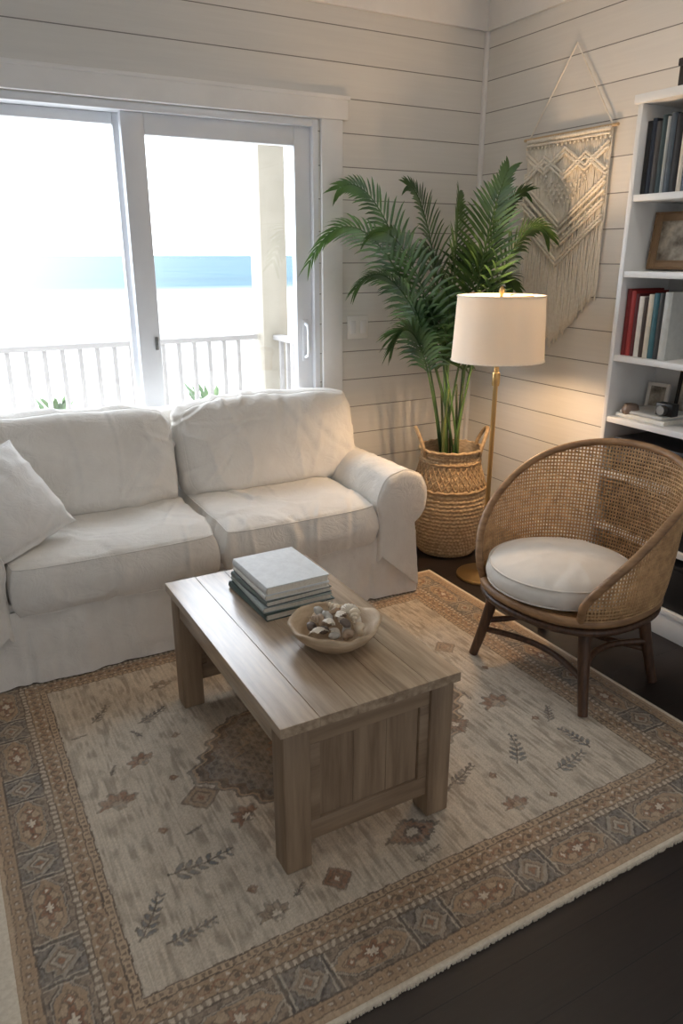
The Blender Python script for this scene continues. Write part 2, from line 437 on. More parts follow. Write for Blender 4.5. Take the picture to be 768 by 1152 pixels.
tag(obj('porch_beam', box((-2.6,RY-.07,2.72), (PXO+.16,RY+.07,2.94), .006), M['post']), 'cream beam carried by the balcony corner post', 'beam')
struct('beach', box((-400,6,-3.3), (500,100,-3.2)), M['sand'], 'white sand beach below the balcony', 'beach')
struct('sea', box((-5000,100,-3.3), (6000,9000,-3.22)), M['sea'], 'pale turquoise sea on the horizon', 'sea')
def bush(x, y, top, w, label):
    t = thing('coastal_shrub', label, 'shrub', (x,y,-3.2))
    b = B()
    for i in range(300):
        a = random.random()*2*PI; h = random.random()**.6; r = w*(1-.75*h)*random.random()**.5
        p = Vector((r*math.cos(a), r*math.sin(a), h*(top+3.2)))
        d = Vector((math.cos(a)*.6, math.sin(a)*.6, .7)).normalized(); s = d.cross(Vector((0,0,1))).normalized()
        l = .16+.12*random.random()
        v = [b.verts.new(q) for q in (p, p+d*l*.5+s*.03, p+d*l, p+d*l*.5-s*.03)]; b.faces.new(v)
    obj('foliage', b, M['bush'], t, angle=None)
    obj('stem', add_tube(B(), [(0,0,0), (0,0,(top+3.2)*.8)], [.06,.02], 7), M['dark_leg'], t)
bush(1.08, 8.0, .02, .35, 'green shrub tip showing between railing slats behind the left seat')
bush(2.73, 8.0, -.02, .7, 'green shrub tops behind the railing at the right glass panel')

# ------------------------------------------------------------ rug
RX0, RX1, RY0, RY1 = -.05, 2.03, .965, 2.76
def vnoise(nx, ny, shape):
    g = RNG.random((ny+2, nx+2))
    yy = np.linspace(0, ny, shape[0]); xx = np.linspace(0, nx, shape[1])
    yi = yy.astype(int); xi = xx.astype(int); fy = (yy-yi)[:,None]; fx = (xx-xi)[None,:]
    fy = fy*fy*(3-2*fy); fx = fx*fx*(3-2*fx)
    a = g[yi][:,xi]; b_ = g[yi][:,xi+1]; c = g[yi+1][:,xi]; d = g[yi+1][:,xi+1]
    return (a*(1-fx)+b_*fx)*(1-fy)+(c*(1-fx)+d*fx)*fy
def build_rug():
    W, Ln = RX1-RX0, RY1-RY0; st = .003
    nx, ny = int(W/st)+1, int(Ln/st)+1
    xs = np.linspace(0, W, nx); ys = np.linspace(0, Ln, ny)
    X0, Y0 = np.meshgrid(xs, ys); sh = X0.shape
    X = X0 + .006*(vnoise(120,104,sh)-.5)+.003*(vnoise(330,290,sh)-.5); Y = Y0 + .006*(vnoise(120,104,sh)-.5)+.003*(vnoise(330,290,sh)-.5)
    K = {k: np.array(lin(v)[:3]) for k, v in dict(ivory=(200,187,168), ivory2=(134,119,103), tan=(168,143,117), tan2=(182,158,131), brown=(116,99,85), dark=(86,77,71),
         grey=(130,123,115), rust=(148,112,90), cream=(208,195,175), blue=(114,118,119), taupe=(152,134,115)).items()}
    col = np.empty(sh+(3,)); col[:] = K['ivory']
    def put(mask, k, a=1.0):
        col[mask] = col[mask]*(1-a)+K[k]*a
    dl, dr, df, db = X, W-X, Y, Ln-Y
    dx_ = np.minimum(dl, dr); dy_ = np.minimum(df, db); d = np.minimum(dx_, dy_)
    s = np.where(dx_ < dy_, Y-Ln/2, X-W/2)
    # field streaks: broken darker weft lines
    stk = vnoise(340, 30, sh)*.5+vnoise(190, 48, sh)*.5
    f = np.clip((stk-.43)*4.5, 0, 1)*np.clip((vnoise(50, 50, sh)-.04)*1.6, 0, 1)
    f = f[...,None]
    col = col*(1-f*.62)+K['ivory2']*f*.62
    base = col.copy()
    # medallion
    mx, my = 1.0-RX0, 1.83-RY0
    ax = np.abs(X-mx); ay = np.abs(Y-my)
    ang = np.arctan2(ay/.34, ax/.56)
    rr2 = (ax/.56+ay/.36)*.5+np.maximum(ax/.6, ay/.38)*.5
    sc = rr2+.022*np.cos(ang*30)
    put(sc < .89, 'dark', .75); put(sc < .868, 'tan'); put(sc < .85, 'dark', .85); put(sc < .825, 'brown'); put(sc < .80, 'grey')
    chk = (np.sin(X*170)*np.sin(Y*170)) > .1
    put((sc < .79) & chk, 'dark', .55); put((sc > .62) & (sc < .65), 'taupe', .8); put((sc < .44), 'rust', .8); put(sc < .41, 'grey'); put((sc < .38) & chk, 'brown', .6); put(sc < .18, 'cream')
    def loc(x, y, rot=0):
        a = X-(x-RX0); b_ = Y-(y-RY0); c, s_ = math.cos(rot), math.sin(rot)
        return a*c+b_*s_, -a*s_+b_*c
    def sprig(x, y, rot, L_, k='grey'):
        a, b_ = loc(x, y, rot)
        put((np.abs(b_-.12*a*a/L_) < .0026) & (np.abs(a) < L_), 'dark', .85)
        for i in range(6):
            t0 = -L_*.8+i*L_*.31
            for sg in (-1, 1):
                u = (a-t0)*.72+sg*b_*.7; v = -(a-t0)*.7*sg+b_*.72
                w = L_*(.46-.045*i)
                q = ((u-w*.55)/(w*.5))**2+(v/(w*.22))**2
                put(q < 1, 'dark', .78); put(q < .45, k, .8)
    def diamond(x, y, r, k1, k2, k3):
        a, b_ = loc(x, y); m = np.abs(a)+np.abs(b_)
        put(m < r, k1, .85); put(m < r*.84, k2, .8); put(m < r*.6, k1, .85); put(m < r*.46, k2, .8); put(m < r*.24, k3)
    def flower(x, y, r, rot, k1, k2):       # palmette: fan of petals over a small base
        a, b_ = loc(x, y, rot); b2 = b_+r*.35; R = np.hypot(a, b2); th = np.arctan2(b2, a)
        m = R/(1+.16*np.cos(9*th+PI))
        fan = (th > -.25) & (th < PI+.25) & (b2 > -.12*r)
        put(fan & (m < r*1.15), 'dark', .65); put(fan & (m < r*1.0), k1, .9)
        put(fan & (m < r*.95) & (np.cos(9*th+PI) < -.75) & (R > r*.4), 'dark', .5)
        put(fan & (m < r*.5), 'dark', .55); put(fan & (m < r*.36), k2)
        put((np.abs(a) < r*.5*(1+b2/r)) & (b2 < 0) & (b2 > -r*.5), 'dark', .6)
        put((np.abs(a)+np.abs(b2+r*.35) < r*.2), k2, .9)
    def stepped(x, y, w, h, k1, k2):
        a, b_ = loc(x, y); m = np.abs(np.round(a/.008)*.008)/w+np.abs(np.round(b_/.008)*.008)/h
        put(m < 1, k1, .85); put((m < .8), k2, .8); put((m < .5), k1, .85); put(m < .25, 'cream', .8)
    sprig(.484,2.206,.5,.06); flower(.386,1.99,.038,.4,'rust','tan'); flower(.28,1.837,.048,.1,'rust','taupe')
    diamond(.496,1.738,.06,'brown','tan','rust'); sprig(.418,1.497,.05,.09,'blue'); flower(.579,1.609,.04,.7,'rust','cream')
    sprig(.26,1.40,1.0,.075,'blue'); sprig(.33,1.31,.1,.065,'blue'); stepped(.957,1.325,.09,.055,'dark','rust'); sprig(1.222,1.447,.4,.065)
    sprig(1.451,1.466,1.0,.08,'blue'); flower(1.561,1.706,.05,.2,'rust','tan'); stepped(1.36,1.662,.05,.05,'brown','rust')
    sprig(1.56,1.335,.2,.075,'blue'); sprig(1.66,1.42,1.7,.065,'blue'); diamond(.70,1.285,.044,'brown','rust','cream'); flower(1.28,1.275,.036,0,'rust','tan')
    sprig(1.45,2.0,.8,.065); flower(1.3,2.12,.042,.3,'taupe','cream'); diamond(1.64,2.1,.05,'brown','tan','rust'); flower(1.5,2.3,.04,.1,'rust','tan')
    sprig(.33,2.3,.9,.055); flower(.56,2.38,.036,.2,'taupe','cream'); flower(.8,2.4,.036,.2,'rust','cream'); stepped(1.1,2.42,.06,.04,'brown','rust')
    sprig(.95,1.24,.2,.045); flower(.52,1.27,.036,.1,'taupe','cream'); sprig(1.68,1.56,.9,.05)
    for (x, y) in ((.45,1.86),(.36,1.66),(.52,2.06),(.62,1.45),(1.2,1.6),(1.3,1.4),(1.62,1.56),(1.22,1.9),(1.68,1.9),(.5,1.36),(1.4,1.25)):
        diamond(x, y, .016, 'brown', 'rust', 'tan')
    for (x, y, r_) in ((.44,1.62,.3),(.3,1.98,1.2),(.41,2.13,2.1),(1.15,1.42,.4),(1.5,1.78,1.5),(1.24,1.74,.8),(.24,2.2,.1),(.6,1.3,.6)):
        sprig(x, y, r_, .026)
    # worn field: motifs partly rubbed back to the ground
    rub = np.clip((vnoise(90,80,sh)*.5+vnoise(300,70,sh)*.5-.38)*2.4, 0, .8)[...,None]
    col[:] = col*(1-rub*.34)+base*rub*.34
    # borders
    BW = .24
    put(d < BW, 'tan')
    put((d > BW-.004) & (d < BW), 'dark', .8)
    z1 = (d > .219) & (d < .236); put(z1, 'tan2'); put(z1 & (((s+5) % .018) < .009) & (d > .222) & (d < .233), 'brown', .8)
    put((d > .215) & (d < .219), 'dark', .8)
    z2 = (d > .171) & (d < .215); put(z2, 'tan')
    vine = np.abs((d-.193)-.011*np.sin(s*2*PI/.07)) < .0026; put(z2 & vine, 'brown', .85)
    vine2 = np.abs((d-.193)+.011*np.sin(s*2*PI/.07)) < .0022; put(z2 & vine2, 'rust', .8)
    bud = ((((s+5) % .035)-.0175)**2+(d-.193)**2) < .0062**2; put(z2 & bud, 'dark', .7)
    bud = ((((s+5+.0175) % .035)-.0175)**2+(np.abs(d-.193)-.014)**2) < .0045**2; put(z2 & bud, 'cream', .8)
    put((d > .168) & (d < .171), 'dark', .8)
    z3 = (d > .154) & (d < .168); put(z3, 'cream', .7); put(z3 & (((s+5) % .02) < .01), 'brown', .75)
    put((d > .150) & (d < .154), 'dark', .85)
    # panel band
    pb = (d > .05) & (d < .150); e = d-.1; P = .32
    q = ((s+P/2+100*P) % P)-P/2; q2 = ((s+100*P) % P)-P/2
    put(pb, 'grey'); lp = pb & (np.abs(q) < .1)
    put(lp, 'taupe', .8)
    ae = np.abs(e); aq = np.abs(q)
    lat_ = (np.sin(q*190)*np.sin(e*190) > .25)
    put(lp & lat_, 'dark', .5)
    hexm = np.maximum(ae/.042, aq/.13+ae/.085)+.03*np.cos(q*150)
    put(lp & (hexm < .95), 'dark', .7); put(lp & (hexm < .9), 'cream', .5); put(lp & (hexm < .84), 'dark', .6); put(lp & (hexm < .8), 'tan'); put(lp & (hexm < .64), 'brown', .6); put(lp & (hexm < .59), 'tan2')
    th = np.arctan2(e, q*.8); R = np.hypot(q*.62, e)
    m = R/(1+.3*np.cos(6*th)); put(lp & (m < .024), 'dark', .65); put(lp & (m < .020), 'rust'); put(lp & (m < .013), 'dark', .5); put(lp & (m < .009), 'cream')
    for o_ in (-.055, .055):
        mm = np.abs(q-o_)+ae; put(lp & (mm < .018), 'dark', .65); put(lp & (mm < .013), 'rust'); put(lp & (mm < .006), 'cream')
    sp_ = pb & (np.abs(q2) < .052); a2 = np.abs(q2)
    put(sp_ & (np.sin(q2*230)*np.sin(e*230) > .15), 'dark', .5)
    dm = a2+ae; dms = dm+.004*np.cos((q2-e)*180)
    put(sp_ & (dms < .052), 'dark', .65); put(sp_ & (dms < .046), 'cream', .45); put(sp_ & (dms < .040), 'taupe'); put(sp_ & (dm < .03), 'dark', .6); put(sp_ & (dm < .025), 'cream', .6); put(sp_ & (dm < .016), 'dark', .6); put(sp_ & (dm < .011), 'rust')
    put(pb & (np.abs(aq-.104) < .0035), 'dark', .75); put(pb & (np.abs(aq-.097) < .002), 'cream', .55); put(pb & (np.abs(aq-.111) < .002), 'cream', .55)
    put((d > .047) & (d < .052), 'dark', .8)
    z4 = (d > .020) & (d < .047); put(z4, 'tan'); put(z4 & (((s+5) % .024) < .011) & (d > .027) & (d < .040), 'brown', .7); put(z4 & (((s+5) % .024) < .006) & (d > .031) & (d < .036), 'cream', .7)
    put((d > .017) & (d < .020), 'brown', .8); put(d < .017, 'tan2')
    # wear
    n1 = vnoise(40, 34, sh)*.4+vnoise(150, 130, sh)*.3+vnoise(500, 440, sh)*.3
    fade = np.clip((n1-.38)*1.9, 0, .85)[...,None]
    wearc = (K['ivory2']*.8+K['tan2']*1.2+K['ivory']*1.0)/3
    col = col*(1-fade*.45)+wearc*fade*.45
    grain = .87+.26*RNG.random(sh); row = .91+.18*RNG.random((1,sh[1]))
    col = col*(grain*row)[...,None]
    Z = np.full(sh, .011)+.0012*(vnoise(300,260,sh)-.5)
    Z[0,:] = 0; Z[-1,:] = 0; Z[:,0] = 0; Z[:,-1] = 0
    co = np.stack([X0+RX0, Y0+RY0, Z], -1).reshape(-1, 3)
    idx = np.arange(nx*ny).reshape(ny, nx)
    fc = np.stack([idx[:-1,:-1], idx[:-1,1:], idx[1:,1:], idx[1:,:-1]], -1).reshape(-1, 4)
    me = bpy.data.meshes.new('pile')
    me.vertices.add(len(co)); me.vertices.foreach_set('co', co.ravel())
    me.loops.add(fc.size); me.loops.foreach_set('vertex_index', fc.ravel().astype(np.int32))
    me.polygons.add(len(fc)); me.polygons.foreach_set('loop_start', np.arange(0, fc.size, 4, dtype=np.int32))
    me.update(calc_edges=True); me.validate()
    at = me.color_attributes.new('weave', 'FLOAT_COLOR', 'POINT')
    at.data.foreach_set('color', np.concatenate([np.clip(col,0,1).reshape(-1,3), np.ones((nx*ny,1))], 1).ravel())
    m, nt, b = new_mat('rug_weave'); N = nt.nodes; L = nt.links
    a = N.new('ShaderNodeAttribute'); a.attribute_name = 'weave'; L.new(a.outputs['Color'], b.inputs['Base Color']); b.inputs['Roughness'].default_value = .95
    tc = N.new('ShaderNodeTexCoord'); n = N.new('ShaderNodeTexNoise'); n.inputs['Scale'].default_value = 260; L.new(tc.outputs['Object'], n.inputs['Vector'])
    bp = N.new('ShaderNodeBump'); bp.inputs['Strength'].default_value = .35; bp.inputs['Distance'].default_value = .004
    L.new(n.outputs['Fac'], bp.inputs['Height']); L.new(bp.outputs[0], b.inputs['Normal'])
    me.materials.append(m)
    r = thing('area_rug', 'faded tan and ivory oriental rug with patterned border on dark floor', 'rug', (1.0,1.86,0))
    o = bpy.data.objects.new('pile', me); C.objects.link(o); o.parent = r; o.location = (-1.0,-1.86,0)
    b = B()
    e_ = .009; el = .045
    add_box(b, (RX0-el,RY0-e_,.0005), (RX0+.006,RY1+e_,.0125), .004); add_box(b, (RX1-.006,RY0-e_,.0005), (RX1+e_,RY1+e_,.0125), .004)
    add_box(b, (RX0+.006,RY0-e_,.0005), (RX1-.006,RY0+.004,.0125), .004); add_box(b, (RX0+.006,RY1-.004,.0005), (RX1-.006,RY1+e_,.0125), .004)
    for side in range(2):
        yb = RY0-e_ if side == 0 else RY1+e_; sg = -1 if side == 0 else 1
        x = RX0
        while x < RX1:
            l = .001+.004*random.random(); dx = (random.random()-.5)*.004
            add_box(b, (x+dx,min(yb,yb+sg*l),.001), (x+dx+.005,max(yb,yb+sg*l),.008)); x += .007
    obj('edge_binding', b, M['binding'], r, True)['label'] = 'cream edge binding'
build_rug()

# ------------------------------------------------------------ sofa
sofa = thing('sofa', 'cream slipcovered two seat sofa under the sliding door', 'sofa', (.87,3.03,.012))
SX0, SX1, SY0, SY1 = -.10, 1.84, 2.61, 3.44
def skirt_bm():
    b = B(); n = 520; nv = 20
    w, dpt = SX1-SX0, SY1-SY0; per = 2*(w+dpt)
    def f(u, v):
        t = u*per; z = .31*(1-v)+.016*v
        if t < w: x, y, nx, ny = SX0+t, SY0, 0, -1
        elif t < w+dpt: x, y, nx, ny = SX1, SY0+t-w, 1, 0
        elif t < 2*w+dpt: x, y, nx, ny = SX1-(t-w-dpt), SY1, 0, 1
        else: x, y, nx, ny = SX0, SY1-(t-2*w-dpt), -1, 0
        k = v**1.2
        off = .010*k + k*.018*fbm((x*1.0,y*1.0,z*.15), 5, 3) + .010*fbm((x,y,z*.5), 14, 8)
        for xc in (.16, .87, 1.6):      # kick pleats
            if ny == -1: off -= .018*k*math.exp(-((x-xc)/.012)**2)
        if ny == 1: off = 0
        return Vector((x+nx*off, y+ny*off, z))
    add_grid(b, f, n, nv, True)
    add_box(b, (SX0+.01,SY0+.012,.30), (SX1-.01,SY1-.005,.335), .01)
    return b
obj('skirt', skirt_bm(), M['linen'], sofa, True, angle=None)
def arm_bm(sg, xin):
    b = B(); pr = []
    cx, cz, r = xin+sg*.138, .472, .136
    for z in (.20,.25,.30,.35,.40): pr.append((xin+sg*.012, z))
    for k in range(0, 37):
        a = math.radians(200 - k*262/36)
        pr.append((cx+sg*r*math.cos(a), cz+r*math.sin(a)))
    pr += [(xin+sg*(.203+.027*i/8), .335-.315*i/8) for i in range(9)]
    n = len(pr); ys = [2.585,2.588,2.594,2.604,2.618]+[2.635+.805*i/60 for i in range(61)]
    ins = [.030,.016,.006,.0015,0]+[0]*61
    cxm = sum(p[0] for p in pr)/n; czm = sum(p[1] for p in pr)/n
    def f(u, v):
        i = min(n-1, int(round(u*(n-1)))); j = int(round(v*(len(ys)-1)))
        x, z = pr[i]; dx, dz = cxm-x, czm+.06-z; l = math.hypot(dx, dz) or 1
        k = ins[j]/l
        return Vector((x+dx*k, ys[j], z+dz*k))
    vs = add_grid(b, f, n, len(ys))
    b.faces.new([c[0] for c in vs]); b.faces.new([c[-1] for c in vs][::-1])
    bmesh.ops.recalc_face_normals(b, faces=b.faces[:])
    wrinkle(b, .008, 6, 4+sg, (1,1,1), .5, 22, .005)
    ring = [c[3].co.copy() for c in vs][3:-6]
    return b, ring
for sg, xin in ((1,1.615), (-1,.125)):
    b, ring = arm_bm(sg, xin)
    a_ = obj('arm', b, M['linen'], sofa, True, angle=.9)
    obj('piping', add_tube(B(), ring, .0036, 6), M['linen'], a_, True, angle=None)
b = cushion(.88, .42, .09, (50,24,8), .8, 8, .1, .02, .004, 5)
b.transform(frame_matrix((1,0,0), (0,.12,1), (.87,3.36,.415)))
obj('back_frame', b, M['linen'], sofa, True, angle=None)
for i, (x0, x1) in enumerate(((.115,.898), (.902,1.628))):
    b = cushion((x1-x0)/2, .40, .113, (128,110,18), .78, 3.6, .14, .02, .014, 20+i*7, 3.4, creases=46, cdepth=.0062)
    b.transform(Matrix.Translation(((x0+x1)/2, 2.975, .398)))
    for v in b.verts:
        if v.co.y < 2.78: v.co.z -= .024*((2.78-v.co.y)/.19)**2
        v.co.z -= .02*math.exp(-(((v.co.x-(x0+x1)/2)/.2)**2+((v.co.y-2.85)/.16)**2))*(v.co.z > .42)
    with_piping('seat_cushion', b, M['linen'], sofa, .0028)
for i, (x0, x1, rot) in enumerate(((-.02,.894,-.01), (.902,1.80,.0))):
    b = cushion((x1-x0)/2, .235, .132, (140,80,18), .46, 3.2, .4, .024, .014, 41+i*9, 3.2, creases=38, cdepth=.0062)
    for v in b.verts:       # slumped: upper corners sag, middle bellies out below
        a = v.co.x/((x1-x0)/2); t = v.co.y/.235
        v.co.y -= .028*max(0, t)**2*abs(a)**3
        v.co.z *= 1+.16*max(0, -t)
    b.transform(frame_matrix((1,0,rot), (0,.30,1), ((x0+x1)/2, 3.155, .672)))
    with_piping('back_cushion', b, M['linen'], sofa, .0028)
pil = thing('throw_pillow', 'pale cotton throw pillow leaning in the left corner of the sofa', 'pillow', (.15,2.78,.50))
b = cushion(.19, .19, .075, (60,60,10), .12, 2.4, -.1, .01, .006, 77, 6, creases=12, cdepth=.005)
b.transform(frame_matrix((.84,.5,.2), (-.47,.45,.75), (.148,2.78,.66)))
obj('cushion', b, M['pillow'], pil, True, angle=None)

# ------------------------------------------------------------ coffee table
TX0, TX1, TY0, TY1, TZ = .58, 1.105, 1.34, 2.27, .46
ct = thing('coffee_table', 'weathered wood coffee table with panelled ends on the rug', 'coffee table', ((TX0+TX1)/2,(TY0+TY1)/2,.012))
b = B(); nb = 5; w = (TX1-TX0)/nb
for i in range(nb):
    add_box(b, (TX0+i*w+.0002,TY0,TZ-.028), (TX0+(i+1)*w-.0002,TY1,TZ), .0012, 1)
obj('tabletop', b, M['oak'], ct, True)
ls = .072; g = .012
for x0 in (TX0+g, TX1-g-ls):
    for y0 in (TY0+g, TY1-g-ls):
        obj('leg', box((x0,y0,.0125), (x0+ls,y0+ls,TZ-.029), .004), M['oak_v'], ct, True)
for x0 in (TX0+g+.006, TX1-g-.03):
    obj('apron', box((x0,TY0+g+ls,TZ-.10), (x0+.024,TY1-g-ls,TZ-.029), .003), M['oak'], ct, True)
for yf, sg in ((TY0+g+.008, 1), (TY1-g-.008, -1)):
    xa, xb = TX0+g+ls, TX1-g-ls
    b = B()
    def yb_(o1, o2): 
        a, c = yf+sg*o1, yf+sg*o2; return min(a, c), max(a, c)
    y0, y1 = yb_(0, .022)
    add_box(b, (xa,y0,TZ-.085), (xb,y1,TZ-.029), .003); add_box(b, (xa,y0,.085), (xb,y1,.145), .003)
    add_box(b, (xa,y0,.145), (xa+.03,y1,TZ-.085), .003); add_box(b, (xb-.03,y0,.145), (xb,y1,TZ-.085), .003)
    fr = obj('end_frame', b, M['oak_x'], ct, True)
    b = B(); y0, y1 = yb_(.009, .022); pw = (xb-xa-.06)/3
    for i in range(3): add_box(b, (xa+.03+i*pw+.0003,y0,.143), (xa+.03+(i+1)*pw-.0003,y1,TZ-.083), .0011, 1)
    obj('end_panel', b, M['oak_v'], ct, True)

# ------------------------------------------------------------ books
def make_book(label, cover, size, loc, rot=(0,0,0), group=None):
    """size = (thickness x, depth y, height z); spine on the -y side, base at z=0"""
    t, d, h = size; c = .0025
    r = thing('book', label, 'book', loc, group=group, rot=rot)
    b = B()
    add_box(b, (-t/2,-d/2,0), (-t/2+c,d/2,h)); add_box(b, (t/2-c,-d/2,0), (t/2,d/2,h))
    n = 8
    pts = [(-t/2+t*i/n, -d/2-.004*math.sin(PI*i/n)) for i in range(n+1)]
    add_grid(b, lambda u, v: Vector((pts[int(round(u*n))][0], pts[int(round(u*n))][1], v*h)), n+1, 2)
    obj('cover', b, cmat(cover), r, angle=.5, flip=False)
    obj('pages', box((-t/2+c,-d/2+.002,.003), (t/2-c,d/2-.004,h-.003)), M['page'], r)
    return r
zz = TZ+.0005
stack = [('dark green hardback at the bottom of the coffee table stack', (66,84,80), .022, .235, .29, .03),
         ('grey hardback second from bottom of the coffee table stack', (164,172,168), .018, .23, .278, -.02),
         ('dark grey green hardback in the middle of the coffee table stack', (96,106,104), .018, .222, .268, .04),
         ('white hardback directly under the top book of the coffee table stack', (222,220,214), .016, .215, .262, .0),
         ('pale white large book on top of the coffee table stack', (220,223,224), .026, .212, .262, .02)]
m3 = Matrix(((0,1,0),(0,0,1),(1,0,0)))      # lies a book flat: thickness up, spine toward -x
for lb, col, th, dep, hh, rz in stack:
    r = make_book(lb, col, (th,dep,hh), (0,0,0), group='books stacked on the coffee table')
    rm = Matrix.Rotation(rz, 3, 'Z') @ m3
    r.rotation_euler = rm.to_euler()
    ctr = Vector((.882,1.995,zz+th/2)); off = rm @ Vector((0,0,hh/2))
    r.location = ctr-off
    zz += th+.0006

# ------------------------------------------------------------ bowl of shells
bw = thing('bowl', 'pale carved wooden bowl of shells on the coffee table', 'bowl', (.885,1.635,TZ+.0005))
b = B(); nA = 72
prof = [(.0,.0),(.05,.0),(.075,.008),(.1,.028),(.118,.050),(.127,.067),(.122,.072),(.112,.066),(.098,.045),(.075,.024),(.045,.014),(0,.012)]
add_lathe(b, prof, nA)
for v in b.verts:
    a = math.atan2(v.co.y, v.co.x); k = v.co.z/.078; rr = math.hypot(v.co.x, v.co.y)
    s = 1+k*(.05*math.cos(2*a+.6)+.035*math.cos(3*a)+.02*math.cos(7*a+1))
    v.co.x *= s; v.co.y *= s; v.co.z += .006*k*math.cos(3*a+1)*(rr > .09)+.003*k*math.cos(9*a)*(rr > .1)
obj('bowl_body', b, M['bowl'], bw, angle=None)
def sh_clam(w):
    b = B()
    def f(u, v):
        a = (u-.5)*2*1.25; r = w*v*(1-.18*abs(u-.5)*2)
        rip = .05*w*math.cos(u*2*PI*9)*v
        return Vector((r*math.sin(a), r*math.cos(a)-w*.5, w*.45*math.sin(PI*min(1, v*.9+.05))*(1-.6*(2*u-1)**2)+rip))
    add_grid(b, f, 40, 12); return b
def sh_spiral(L_):
    b = B(); pts = []; rs = []
    for i in range(90):
        t = i/89; a = t*2*PI*4.5; r = L_*.24*(1-t)**1.2; pts.append((r*math.cos(a)*.8, r*math.sin(a)*.8, L_*(t**.8)-L_*.4)); rs.append(max(.0012, L_*.23*(1-t)**1.1))
    add_tube(b, pts, rs, 10); return b
def sh_pebble(w, seed):
    b = B(); bmesh.ops.create_icosphere(b, subdivisions=3, radius=w)
    for v in b.verts:
        n_ = 1+.18*noise.noise(v.co*(1.2/w)+Vector((seed,0,0))); v.co = Vector((v.co.x*1.25*n_, v.co.y*n_, v.co.z*.7*n_))
    return b
def sh_drift(L_, seed):
    b = B(); pts = [(L_*(i/11-.5), .006*math.sin(i*.9+seed), .004*math.cos(i*.7+seed)) for i in range(12)]
    add_tube(b, pts, [.004+.005*math.sin(PI*(i+.6)/12.5) for i in range(12)], 8); return b
kinds = [('seashell', 'cream ribbed clam shell in the wooden bowl', 'shell', 'cream clam shells in the bowl', lambda: sh_clam(.038), cmat((230,220,204))),
         ('seashell', 'taupe spiral snail shell in the wooden bowl', 'shell', 'taupe spiral shells in the bowl', lambda: sh_spiral(.042), cmat((164,142,120))),
         ('pebble', 'grey beach pebble among shells in the wooden bowl', 'pebble', 'grey pebbles in the bowl', lambda: sh_pebble(.015, 2), cmat((172,168,160))),
         ('seashell', 'sand coloured spiral whelk shell in the wooden bowl', 'shell', 'sand coloured whelk shells in the bowl', lambda: sh_spiral(.048), cmat((218,200,174))),
         ('pebble', 'dark brown pebble among shells in the wooden bowl', 'pebble', 'dark pebbles in the bowl', lambda: sh_pebble(.014, 5), cmat((104,90,80))),
         ('driftwood', 'short driftwood twig lying on shells in the wooden bowl', 'driftwood', 'driftwood twigs in the bowl', lambda: sh_drift(.08, 1), cmat((150,126,102)))]
protos = {}
lay = []
for k in range(9): a = k*2*PI/9; lay.append((.066*math.cos(a), .066*math.sin(a), .060))
for k in range(5): a = k*2*PI/5+.4; lay.append((.034*math.cos(a), .034*math.sin(a), .048))
for k in range(7): a = k*2*PI/7+.3; lay.append((.054*math.cos(a), .054*math.sin(a), .088))
for k in range(3): a = k*2*PI/3+.9; lay.append((.022*math.cos(a), .022*math.sin(a), .092))
order = [0,1,2,3,4,0,2,1,3,0,1,4,0,2,0,3,2,1,0,4,3,5,2,0]
for i, (x, y, z) in enumerate(lay):
    nm, lb, cat, grp, fn, mt = kinds[order[i]]
    if order[i] not in protos:
        o = obj(nm, fn(), mt, angle=None); protos[order[i]] = o
    else:
        o = protos[order[i]].copy(); C.objects.link(o)
    tag(o, lb, cat, grp)
    o.location = (.885+x, 1.635+y, TZ+z); o.rotation_euler = (random.uniform(-.7,.7), random.uniform(-.7,.7)+(1.3 if order[i] in (1,3) else 0), random.random()*6.28)

# ------------------------------------------------------------ rattan chair
ch = thing('rattan_chair', 'round cane barrel chair with dark splayed legs on the rug edge', 'chair', (1.94,1.77,.0), math.radians(186.6))
TH = math.radians(136)
def zr(th):
    k = max(0, (1+math.cos(th/TH*PI))/2); return .41+.42*k**.36
def plan(th):       # unit plan outline, th from back; squarish toward the front
    c, s_ = -math.cos(th), math.sin(th)
    n = 2.4; r = (abs(c)**n+abs(s_)**n)**(-1/n); return c*r, s_*r
def shp(th, z):     # bellied barrel: widest below the rim
    x, y = plan(th); k = max(0, (z-.35)/.48)
    kk = min(1, k)**.45
    rx = .285+.055*kk; ry = .295+.042*kk
    return Vector((x*rx-.004*k, y*ry, z))
b = B(); NV = 128
for i in range(NV):
    th = -TH+2*TH*(i+.5)/NV; zt = zr(th)
    m_ = max(3, int((zt-.35)/.035))
    add_tube(b, [shp(th, .35+(zt-.35)*j/m_) for j in range(m_+1)], .0042, 4, flat=.5)
z = .364
while z < .82:
    lo_, hi_ = 0, TH
    for _ in range(30):
        mid = (lo_+hi_)/2
        if zr(mid) > z: lo_ = mid
        else: hi_ = mid
    n_ = max(8, int(lo_*2/.05))
    add_tube(b, [shp(-lo_+2*lo_*j/n_, z) for j in range(n_+1)], .0042, 4, flat=.8); z += .0138
obj('cane_weave', b, M['cane'], ch, angle=None)
b = B()
pts = [shp(-TH+2*TH*(.5-.5*math.cos(PI*j/140)), zr(-TH+2*TH*(.5-.5*math.cos(PI*j/140)))) for j in range(141)]
pts = [shp(-TH, .35)]+pts+[shp(TH, .35)]
add_tube(b, pts, .014, 10)
obj('rim', b, M['rattan'], ch, angle=None)
for z, r, nm, mt in ((.352,.017,'seat_ring','rattan'), (.318,.013,'lower_ring','dark_leg')):
    b = B(); add_tube(b, [Vector((plan(2*PI*k/60)[0]*.285, plan(2*PI*k/60)[1]*.295, z)) for k in range(60)], r, 10, True)
    obj(nm, b, M[mt], ch, angle=None)
b = B(); add_lathe(b, [(0,.345),(.27,.345),(.27,.36),(0,.36)], 48); obj('seat_deck', b, M['cane'], ch)
b = B(); n = 72; KX, KY = .046, -.014
